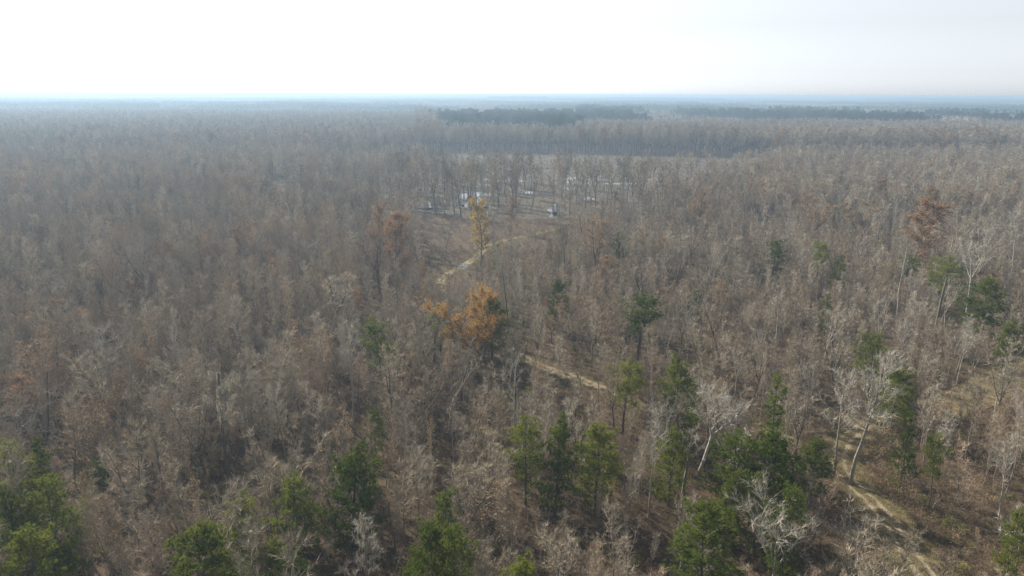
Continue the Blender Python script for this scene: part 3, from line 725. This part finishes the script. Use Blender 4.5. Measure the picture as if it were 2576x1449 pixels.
# fallen wood
def fallen(px, py, L, r, rz, label, mat='bark_pale', n=3):
    b = gp(px, py); T, C = bare_tree(L, r, .35, L * .3, n, .5, 3, 2, .5, .03, bark=mat, twig='twig_pale', broken=True)
    o = place('fallen_log', pair('fallen_log', (T, C)), (b[0], b[1], r + .05), label, 'log', sc=(1, 1, 1), tilt=(0, 0))
    o.rotation_euler = (math.radians(88), 0, rz); KEEP.append((b[0], b[1], 2.5))
fallen(1186, 752, 7, .28, .35, 'short white fallen log behind the orange tree')
fallen(2172, 1168, 2.2, .16, 1.3, 'small white log in the brown slash beside the track', n=1)
fallen(2025, 1092, 9, .14, 1.7, 'pale fallen tree with bare branches left of the twin trees', n=10)
fallen(2340, 1290, 5, .1, 2.4, 'pale fallen branch right of the track', n=6)
fallen(985, 462, 22, .3, 1.9, 'long pale trunk lying across the flooded trees', n=2)

# ------------------------------------------------------------------ tall bare trees around the marsh
def jitter_grid(x0, x1, y0, y1, c):
    nx, ny = int((x1 - x0) / c), int((y1 - y0) / c)
    X, Y = np.meshgrid(np.arange(nx), np.arange(ny)); n = nx * ny
    return x0 + (X.ravel() + rng.uniform(.02, .98, n)) * c, y0 + (Y.ravel() + rng.uniform(.02, .98, n)) * c

def in_view(x, y, h=8, m=60):
    px, py, z = proj(np.stack([x, y, np.zeros_like(x)], 1)); px2, py2, _ = proj(np.stack([x, y, np.full_like(x, h)], 1))
    return (px > -m) & (px < 2576 + m) & (py2 < 1449 + m) & (z > 5), px, py

x, y = jitter_grid(-480, 480, 250, 760, 8.5)
ok, px, py = in_view(x, y); cleared = inside(CLEARED, x, y); mar = inside(MARSH, x, y)
red = inside(REDBRUSH, x, y)
pr = np.where(mar, np.where(px < 1330, .7, .42), 0.0)
pr = np.where(~mar & (px > 1620) & (py > 430) & (py < 600), .12, pr)
pr = np.where(~mar & (px > 700) & (px <= 1620) & (py > 535) & (py < 560), .3, pr)
pr = np.where(~mar & (px > 640) & (px <= 1000) & (py > 420) & (py < 530), .3, pr)
pr = np.where((py < 425) & mar & (px > 1100), .03, pr)
pr[cleared | red | ~ok] = 0
sel = np.nonzero(rng.uniform(size=len(x)) < pr)[0]
order = sel[np.argsort(y[sel])][:290]
where = lambda i: ('in the flooded marsh' if mar[i] else 'in woods left of marsh' if px[i] <= 1000 else 'at the marsh edge' if px[i] <= 1620 else 'in woods right of marsh')
look_n = defaultdict(int); swamp_xy = []
SWLOOK = ['straight narrow-crowned', 'straight broad-crowned', 'tall clean-stemmed', 'upright wide-limbed', 'straight thin-topped', 'low-forked dark', 'forked many-armed', 'high-forked dark', 'wide-forked']
for i in order:
    k = int(rng.integers(0, len(TALL))); hh = rng.uniform(13, 20) * (1.15 if mar[i] else .95)
    s = hh / TALLH[k]
    key = (SWLOOK[k], where(i)); look_n[key] += 1
    pc = int(px[i] // 130); nm = ['far left edge', 'left edge', 'left', 'left', 'left third', 'left third', 'left of centre', 'left of centre', 'just left of centre', 'centre', 'just right of centre', 'right of centre', 'right of centre', 'right third', 'right third', 'right', 'right', 'far right', 'right edge', 'right edge'][min(19, max(0, pc))]
    key2 = (SWLOOK[k], where(i), nm); look_n[key2] += 1
    lab = '%s tree %s, %s, %s from front' % (SWLOOK[k], where(i), nm, ordw(look_n[key2] - 1) if look_n[key2] > 1 else 'first')
    place('swamp_tree', TP[k], (x[i], y[i], 0), lab, 'tree', 'tall bare trees about the marsh', (s * rng.uniform(.8, 1.1), s * rng.uniform(.8, 1.1), s), rz=rng.uniform(0, 6.28), tilt=(rng.normal() * .03, rng.normal() * .04))
    swamp_xy.append((x[i], y[i]))
swamp_xy = np.array(swamp_xy)
MARSH_POLES = jitter_grid(MARSH[:, 0].min(), MARSH[:, 0].max(), MARSH[:, 1].min(), MARSH[:, 1].max(), 6.0)

# ------------------------------------------------------------------ young woods: 300 as trees of their own, the rest as one wood
PX, PY, PS, PI = [], [], [], []
def gather(c, y0, y1, hmul, dens):
    x, y = jitter_grid(-y1 * .78 - 30, y1 * .78 + 30, y0, y1, c)
    ok, px, py = in_view(x, y, 10)
    gap = np.maximum(np.maximum(noise2(x, y, 15, 61), noise2(x, y, 23, 62)), np.where(dist_line(TRACK, x, y) < 6, .5, 0))       # natural gaps between clumps
    keep = ok & (rng.uniform(size=len(x)) < dens * np.where(gap > .42, .22, 1))
    for ox, oy, hw, dp in [(*gp(q[0], q[1])[:2], q[2], q[3]) for q in SIGHT] + LANES:
        o = np.array([ox, oy]); f = -o / np.linalg.norm(o); t = (x - o[0]) * f[0] + (y - o[1]) * f[1]; l = (x - o[0]) * -f[1] + (y - o[1]) * f[0]
        keep &= ~((t > -2) & (t < dp) & (np.abs(l) < hw))
    keep &= ~((inside(SLASH, x, y) | inside(BANK, x, y)) & (rng.uniform(size=len(x)) > np.where(inside(BANK, x, y), .14, .38))) & ~inside(VIEW2, x, y) & ~inside(VIEW3, x, y) & ~inside(REDBRUSH, x, y) & ~inside(MARSH, x, y)
    keep &= (dist_line(TRACK, x, y) > 4.8) & (dist_line(TRACK2, x, y) > np.where((px > 1320) & (px < 1540) | (px > 1590) & (px < 1680) | (py < 735), 3.2, .8)) & (dist_line(DITCH, x, y) > .5)
    for kx, ky, kr in KEEP: keep &= (x - kx) ** 2 + (y - ky) ** 2 > kr * kr
    x, y, px, py = x[keep], y[keep], px[keep], py[keep]
    base = np.interp(px, [0, 900, 1300, 2000, 2576], [9.6, 9.2, 7.6, 7.0, 7.0])
    base = np.where((py < 540) & (px < 820), 12.5, base); base = np.where((py < 560) & (px > 1600), 11.0, base)
    base = np.where((px > 2320) & (py > 960), 6.2, base)
    h = base * hmul * (1 + .22 * noise2(x, y, 38, 3) + .3 * noise2(x, y, 13, 4)) * np.clip(rng.lognormal(0, .28, len(x)), .5, 1.45)
    low = np.zeros(len(x), bool)
    for ox, oy, hw, dp in OPEN:
        f = np.array([-ox, -oy]) / math.hypot(ox, oy); t = (x - ox) * f[0] + (y - oy) * f[1]; l = (x - ox) * -f[1] + (y - oy) * f[0]
        low |= (t > -1) & (t < dp) & (np.abs(l) < hw)
    near_track = (dist_line(TRACK, x, y) < 10) & (py > 1190); h = np.where(near_track, h * .5, h)
    for z in LOWZONE: h = np.where(inside(z, x, y), h * .45, h); low |= inside(z, x, y)
    thin = low & (rng.uniform(size=len(x)) < .62); h = np.where(low, np.maximum(h * .45, np.minimum(h, 2.0)), h)
    x, y, px, py, h = x[~thin], y[~thin], px[~thin], py[~thin], h[~thin]
    idx = rng.choice(len(YOUNG), len(x), p=YW)
    nz = noise2(x, y, 70, 11) + rng.normal(size=len(x)) * .15      # patches of rust and of reddish saplings
    idx = np.where((nz > .45) & (rng.uniform(size=len(x)) < .30) & (px < 1100), 16, idx)
    n2 = noise2(x, y, 48, 12) + rng.normal(size=len(x)) * .12; n3 = noise2(x, y, 31, 13) + rng.normal(size=len(x)) * .12
    idx = np.where((n2 > .3) & (rng.uniform(size=len(x)) < .6), rng.integers(10, 12, len(x)), idx)
    idx = np.where((n3 > .42) & (rng.uniform(size=len(x)) < .22), rng.integers(12, 14, len(x)), idx)
    idx = np.where((n3 < -.42) & (rng.uniform(size=len(x)) < .5), 14 + rng.integers(0, 2, len(x)), idx)
    big = ~low[~thin] & (rng.uniform(size=len(x)) < np.where(px > 1050, .05, .028))
    idx = np.where(big, len(YOUNG) + rng.integers(0, len(TALL), len(x)), idx); h = np.where(big, np.maximum(h, base[~thin]) * rng.uniform(1.2, 1.6, len(x)), h); h = np.minimum(h, 17)
    idx = np.where(~big & (px > 2300) & (py > 950) & (rng.uniform(size=len(x)) < .35), rng.integers(10, 12, len(x)), idx)
    PX.append(x); PY.append(y); PS.append(h); PI.append(idx)
gather(2.35, 52, 130, 1.0, .9); gather(2.6, 130, 260, 1.0, .92); gather(3.2, 260, 420, 1.08, .95); gather(4.2, 420, 650, 1.15, .95)
x, y = MARSH_POLES; _, px, py = in_view(x, y, 10)
k = inside(MARSH, x, y) & ~inside(CLEARED, x, y) & (rng.uniform(size=len(x)) < np.where(px < 1250, .35, .10) * np.where((py < 450) & (px > 1100), .25, 1) * (.5 + (noise2(x, y, 40, 44) > 0)))
x, y = x[k], y[k]; PX.append(x); PY.append(y); PS.append(rng.uniform(7, 13, len(x))); PI.append(rng.choice(len(YOUNG), len(x), p=YW))
x, y, hh, idx = map(np.concatenate, (PX, PY, PS, PI)); n = len(x)
hn = np.array([t[2] for t in YOUNG] + TALLH); s = hh / hn[idx]; big = idx >= len(YOUNG)
rot = np.stack([rng.normal(size=n) * .06, rng.normal(size=n) * .06, rng.uniform(0, 6.28, n)], 1)
sw = s * np.clip(rng.lognormal(0, .22, n), .6, 1.35)
vis, px, py = in_view(x, y, 8, -15); vis &= (proj(np.stack([x, y, hh * .7], 1))[1] < 1430) & (px > 15) & (px < 2560)
size = np.where(vis & ~big, hh / np.hypot(y, H), 0)
own = np.argsort(-size)[:300]; used = defaultdict(int)
for i in own[np.argsort(y[own])]:
    k = idx[i]; w = 'tall ' if hh[i] > 10.5 else 'low ' if hh[i] < 6.5 else ''
    lab = landmark_label(w + YOUNG[k][3] + ' sapling', '', (x[i], y[i]), used).replace('  ', ' ')
    place('young_tree', YP[k], (x[i], y[i], 0), lab, 'tree', 'leafless young trees of the near thicket', (sw[i], sw[i], s[i]), rz=rot[i, 2], tilt=(rot[i, 0], rot[i, 1]))
rest = np.ones(n, bool); rest[own] = False
gn_scatter('young_woods', np.stack([x, y, np.zeros(n)], 1)[rest], rot[rest], np.stack([sw, sw, s], 1)[rest], idx[rest], YJ + TJ, 'dense grey-brown leafless young woods filling the middle ground')
print('young', n)

# undergrowth
BR = [shrub(2.0, 9, 8), shrub(1.6, 10, 8), shrub(2.6, 8, 9), shrub(1.5, 10, 7, 'twig_red'), shrub(1.8, 8, 7, 'brush', 'tan', 160), shrub(1.6, 8, 6, 'brush', 'brushgreen', 220), shrub(.8, 12, 6, 'brush', None, 0, .02, 1.2)]
BJ = [b.mesh('undergrowth_plant') for b in BR]
def brush(c, y0, y1, dens):
    x, y = jitter_grid(-y1 * .78 - 20, y1 * .78 + 20, y0, y1, c); ok, px, py = in_view(x, y, 2)
    keep = ok & (rng.uniform(size=len(x)) < dens) & (dist_line(TRACK, x, y) > 2.7) & (dist_line(TRACK2, x, y) > np.where((px > 1320) & (px < 1540) | (px > 1590) & (px < 1680) | (py < 735), 1.2, .6)) & (dist_line(DITCH, x, y) > .4)
    mar = inside(MARSH, x, y); keep &= ~inside(BANK, x, y) & ~(mar & (rng.uniform(size=len(x)) < .1 + .5 * (noise2(x, y, 45, 41) > 0)))
    for kx, ky, kr in POOLS: keep &= (x - kx) ** 2 + (y - ky) ** 2 > kr * kr
    x, y = x[keep], y[keep]; mar = mar[keep]
    sl = inside(SLASH, x, y) | inside(VIEW2, x, y) | inside(VIEW3, x, y); rd = inside(REDBRUSH, x, y)
    idx = rng.choice(7, len(x), p=[.25, .2, .19, .11, .09, .10, .06])
    idx = np.where(sl, np.where(rng.uniform(size=len(x)) < .8, 6, 3), idx); idx = np.where(rd, np.where(rng.uniform(size=len(x)) < .7, 3, idx), idx)
    sc = rng.uniform(.6, 1.25, len(x)) * np.where(sl, .75, np.where(rd, 1.5, np.where(mar, .8, 1)))
    return x, y, idx, sc
parts = [brush(1.5, 55, 140, .9), brush(2.0, 140, 260, .9), brush(3.0, 260, 420, .9), brush(4.0, 420, 720, .9)]
x, y = jitter_grid(SLASH[:, 0].min(), SLASH[:, 0].max(), SLASH[:, 1].min(), SLASH[:, 1].max(), .75); k = inside(SLASH, x, y) & (dist_line(TRACK, x, y) > 2.9)
x, y = x[k], y[k]; parts.append((x, y, np.where(rng.uniform(size=len(x)) < .75, 6, rng.integers(0, 6, len(x))), rng.uniform(.45, 1.25, len(x)) * (1 + .5 * noise2(x, y, 9, 51))))
x, y, idx, sc = [np.concatenate([p[k] for p in parts]) for k in range(4)]; n = len(x); print('brush', n)
gn_scatter('undergrowth', np.stack([x, y, np.zeros(n)], 1), np.stack([np.zeros(n), np.zeros(n), rng.uniform(0, 6.28, n)], 1), np.stack([sc * 1.15, sc * 1.15, sc], 1), idx, BJ, 'tangled brown undergrowth between and beneath the young trees')

# grass along the tracks and on the bank
def tuft(n, h, mat):
    G = Geo(); B = rng.normal(size=(n, 3)) * [.28, .28, 0]; D = np.stack([rng.normal(size=n) * .14, rng.normal(size=n) * .14, rng.uniform(.5, 1.1, n) * h], 1)
    G.spikes(B, D, .03, mat); return G
GT = [tuft(40, .35, 'grass'), tuft(40, .45, 'straw'), tuft(36, .8, 'straw')]; GJ = [g.mesh('grass_tuft') for g in GT]
gx, gy, gi = [], [], []
for ln, w in ((TRACK, 3.6), (TRACK2, 3.2)):
    for _ in range(2600):
        k = R_.randrange(len(ln) - 1); p = ln[k] + (ln[k + 1] - ln[k]) * R_.random(); d = nrm(ln[k + 1] - ln[k]); o = R_.gauss(0, 1) * w * .55
        if abs(abs(o) - .8) < .45: continue
        gx.append(p[0] - d[1] * o); gy.append(p[1] + d[0] * o); gi.append(0 if R_.random() < .6 else 1)
x, y = jitter_grid(BANK[:, 0].min(), BANK[:, 0].max(), BANK[:, 1].min(), BANK[:, 1].max(), .8); k = inside(BANK, x, y) & (dist_line(TRACK, x, y) > 1.8)
gx += list(x[k]); gy += list(y[k]); gi += list(rng.integers(1, 3, k.sum())); n = len(gx); sc = rng.uniform(.6, 1.4, n)
gn_scatter('grass', np.stack([gx, gy, np.full(n, .03)], 1), np.stack([np.zeros(n), np.zeros(n), rng.uniform(0, 6.28, n)], 1), np.stack([sc, sc, sc], 1), gi, GJ, 'dry yellowish grass along the tracks and on the bank')

# ------------------------------------------------------------------ the forest beyond: mature bare wood, then pine and bare wood to the horizon
def far_tree(G, cx, cy, h, kind):
    if kind == 'pine':
        G.spikes([(cx, cy, 0)], [(0, 0, h * .8)], .5, 'bark_dark'); n = 26
        t = rng.uniform(0, 1, n); a = rng.uniform(0, 6.28, n); r = (1 - t * .7) * h * .16 * rng.uniform(.4, 1, n)
        B = np.stack([cx + np.cos(a) * r, cy + np.sin(a) * r, h * (.5 + .45 * t)], 1); G.leaves(B, h * .055, 'needle_far')
    else:
        G.spikes([(cx, cy, 0)], [(rng.normal() * .5, rng.normal() * .5, h)], .45, 'bark'); n = 22
        a = rng.uniform(0, 6.28, n); t = rng.uniform(.3, .8, n); D = np.stack([np.cos(a) * h * .13, np.sin(a) * h * .13, h * rng.uniform(.12, .26, n)], 1)
        G.spikes(np.stack([np.full(n, cx), np.full(n, cy), h * t], 1) + D * .25, D, .42, 'twig' if rng.uniform() < .8 else 'twig_red')

def patch(size, step, h, pine_share):
    G = Geo(); x, y = jitter_grid(-size / 2, size / 2, -size / 2, size / 2, step)
    for a, b in zip(x, y): far_tree(G, a, b, h * rng.uniform(.75, 1.15), 'pine' if rng.uniform() < pine_share else 'bare')
    return G
def big_patch(size, step, h, pine_share):
    G = Geo(); x, y = jitter_grid(-size / 2, size / 2, -size / 2, size / 2, step); n = len(x)
    pn = rng.uniform(size=n) < pine_share; z = h * rng.uniform(.7, 1.05, n)
    for m, mt in ((pn, 'needle_far'), (~pn, 'twig')):
        if m.sum():
            for q in range(5):
                C = np.stack([x[m], y[m], z[m]], 1) + rng.normal(size=(m.sum(), 3)) * [3, 3, 2.5]; G.leaves(C, 3.2, mt)
    return G

# 600 - 1500 m: whole trees
x, y = jitter_grid(-1250, 1250, 560, 1500, 5.6)
ok, px, py = in_view(x, y, 22); far_edge = np.interp(px, [0, 600, 1090, 1500, 1900, 2100, 2576], [470, 450, 386, 388, 399, 418, 440])
wood_end = np.interp(px, [0, 1090, 1130, 1440, 1470, 2600], [1500, 1500, 880, 900, 1080, 1130])
keep = ok & (py < far_edge) & ~inside(MARSH, x, y) & ~((y < 650) & (py > 410)) & ~((px > 1000) & (px < 2100) & (py > far_edge - 1)) & (y < wood_end + 60 * noise2(x, y, 150, 77))
x, y, px, py = x[keep], y[keep], px[keep], py[keep]; n = len(x)
idx = rng.integers(0, len(TJ), n); hh = np.where((px > 1100) & (y > 720), 18.5, np.where(px > 1050, 22, 18)) * np.clip(rng.lognormal(0, .13, n), .7, 1.25) * (1 + .1 * noise2(x, y, 120, 5))
pidx = len(TJ); rus = (noise2(x, y, 130, 8) > .25) & (rng.uniform(size=n) < .12); idx = np.where(rus, pidx + rng.integers(0, 3, n), idx)
hn = np.array(TALLH + [14] * 3); s = hh / hn[idx]; print('mature', n)
gn_scatter('mature_woods', np.stack([x, y, np.zeros(n)], 1), np.stack([rng.normal(size=n) * .03, rng.normal(size=n) * .03, rng.uniform(0, 6.28, n)], 1), np.stack([s * .9, s * .9, s], 1), idx, TJ + RJ[:3], 'tall grey leafless wood standing behind the marsh clearing')

# pine belts at the far edge (seen one crown from another, too many to count)
x, y = jitter_grid(-1500, 1900, 860, 2300, 7.0); ok, px, py = in_view(x, y, 24, 80)
wv = 130 * noise2(x, y, 260, 78) + 60 * noise2(x, y, 90, 80)
ppx = px + 900 * noise2(x, y, 110, 83) * .12
k = ok & (((ppx > 1130) & (ppx < 1455) & (y > 900 + wv) & (y < 1330 + wv)) | ((px > 1450) & (y > 1130 + wv) & (y < 1800 + 3 * wv - .25 * (px - 1450).clip(0, 900))))
k &= (px < 1450) | (noise2(x, y * .4, 330, 81) + .5 * noise2(x, y, 120, 82) > .04)
k &= rng.uniform(size=len(x)) < .6 + .6 * noise2(x, y, 90, 79)
x, y = x[k], y[k]; n = len(x); print('belt', n)
pk = [k for k in PINES]; PJ = []
for k in ('round', 'round2', 'flat'):
    PJ.append(joined(*pine(28, 9.5, .4, k if k != 'round2' else 'round', .45, 1.1, mat='needle_far')).mesh('belt_pine'))
s = rng.uniform(.62, 1.05, n)
gn_scatter('pine_forest', np.stack([x, y, np.zeros(n)], 1), np.stack([np.zeros(n), np.zeros(n), rng.uniform(0, 6.28, n)], 1), np.stack([s, s, s], 1), rng.integers(0, 3, n), PJ, 'dark green pine belt beyond the tall leafless wood')

# 1.5 - 5 km
PT = [patch(100, 6.5, 21, 0.02).mesh('grove'), patch(100, 6.5, 20, .15).mesh('grove'), patch(100, 6.5, 23, .6).mesh('grove'), patch(100, 6.5, 24, .97).mesh('grove')]
x, y = jitter_grid(-3900, 3900, 900, 5000, 98); X0 = np.round(x / 98) * 98; Y0 = np.round(y / 98) * 98
x = np.unique(np.stack([X0, Y0], 1), axis=0); y = x[:, 1]; x = x[:, 0]
ok, px, py = in_view(x, y, 20, 120); x, y = x[ok], y[ok]; n = len(x)
v = noise2(x, y * .55, 900, 21) + .25 * noise2(x, y, 260, 22) + .12 + np.where(px[ok] < 1100, .12, 0)
px = px[ok]; k = y > np.interp(px, [0, 1090, 1130, 1440, 1470, 2600], [1550, 1550, 960, 960, 1150, 1190])
x, y, v = x[k], y[k], v[k]; n = len(x); v = np.where(y < 1900, np.minimum(v, .0), v + .1)
idx = np.digitize(v, [-.12, .08, .26])
gn_scatter('far_forest', np.stack([x, y, np.zeros(n)], 1), np.stack([np.zeros(n), np.zeros(n), rng.integers(0, 4, n) * math.pi / 2], 1), np.stack([np.ones(n), np.ones(n), rng.uniform(.85, 1.12, n)], 1), idx, PT, 'hazy mixed forest of bare woods and pine stretching away'); print('far', n)
# 5 - 16 km
PB = [big_patch(400, 11, 20, .1).mesh('distant_grove'), big_patch(400, 11, 22, .6).mesh('distant_grove'), big_patch(400, 11, 25, .95).mesh('distant_grove')]
gx, gy = np.meshgrid(np.arange(-13000, 13000, 395), np.arange(5150, 17000, 395)); x, y = gx.ravel().astype(float), gy.ravel().astype(float)
ok, px, py = in_view(x, y, 20, 120); x, y = x[ok], y[ok]; n = len(x); v = noise2(x, y * .5, 2200, 31) + .2 * rng.normal(size=n)
gn_scatter('horizon_forest', np.stack([x, y, np.zeros(n)], 1), np.stack([np.zeros(n), np.zeros(n), rng.integers(0, 4, n) * math.pi / 2], 1), np.stack([np.ones(n), np.ones(n), rng.uniform(.7, 1.2, n) * (1 + .35 * noise2(x, y, 3000, 91))], 1), np.digitize(v, [-.1, .2]), PB, 'pale blue forest line along the horizon'); print('horizon', n)
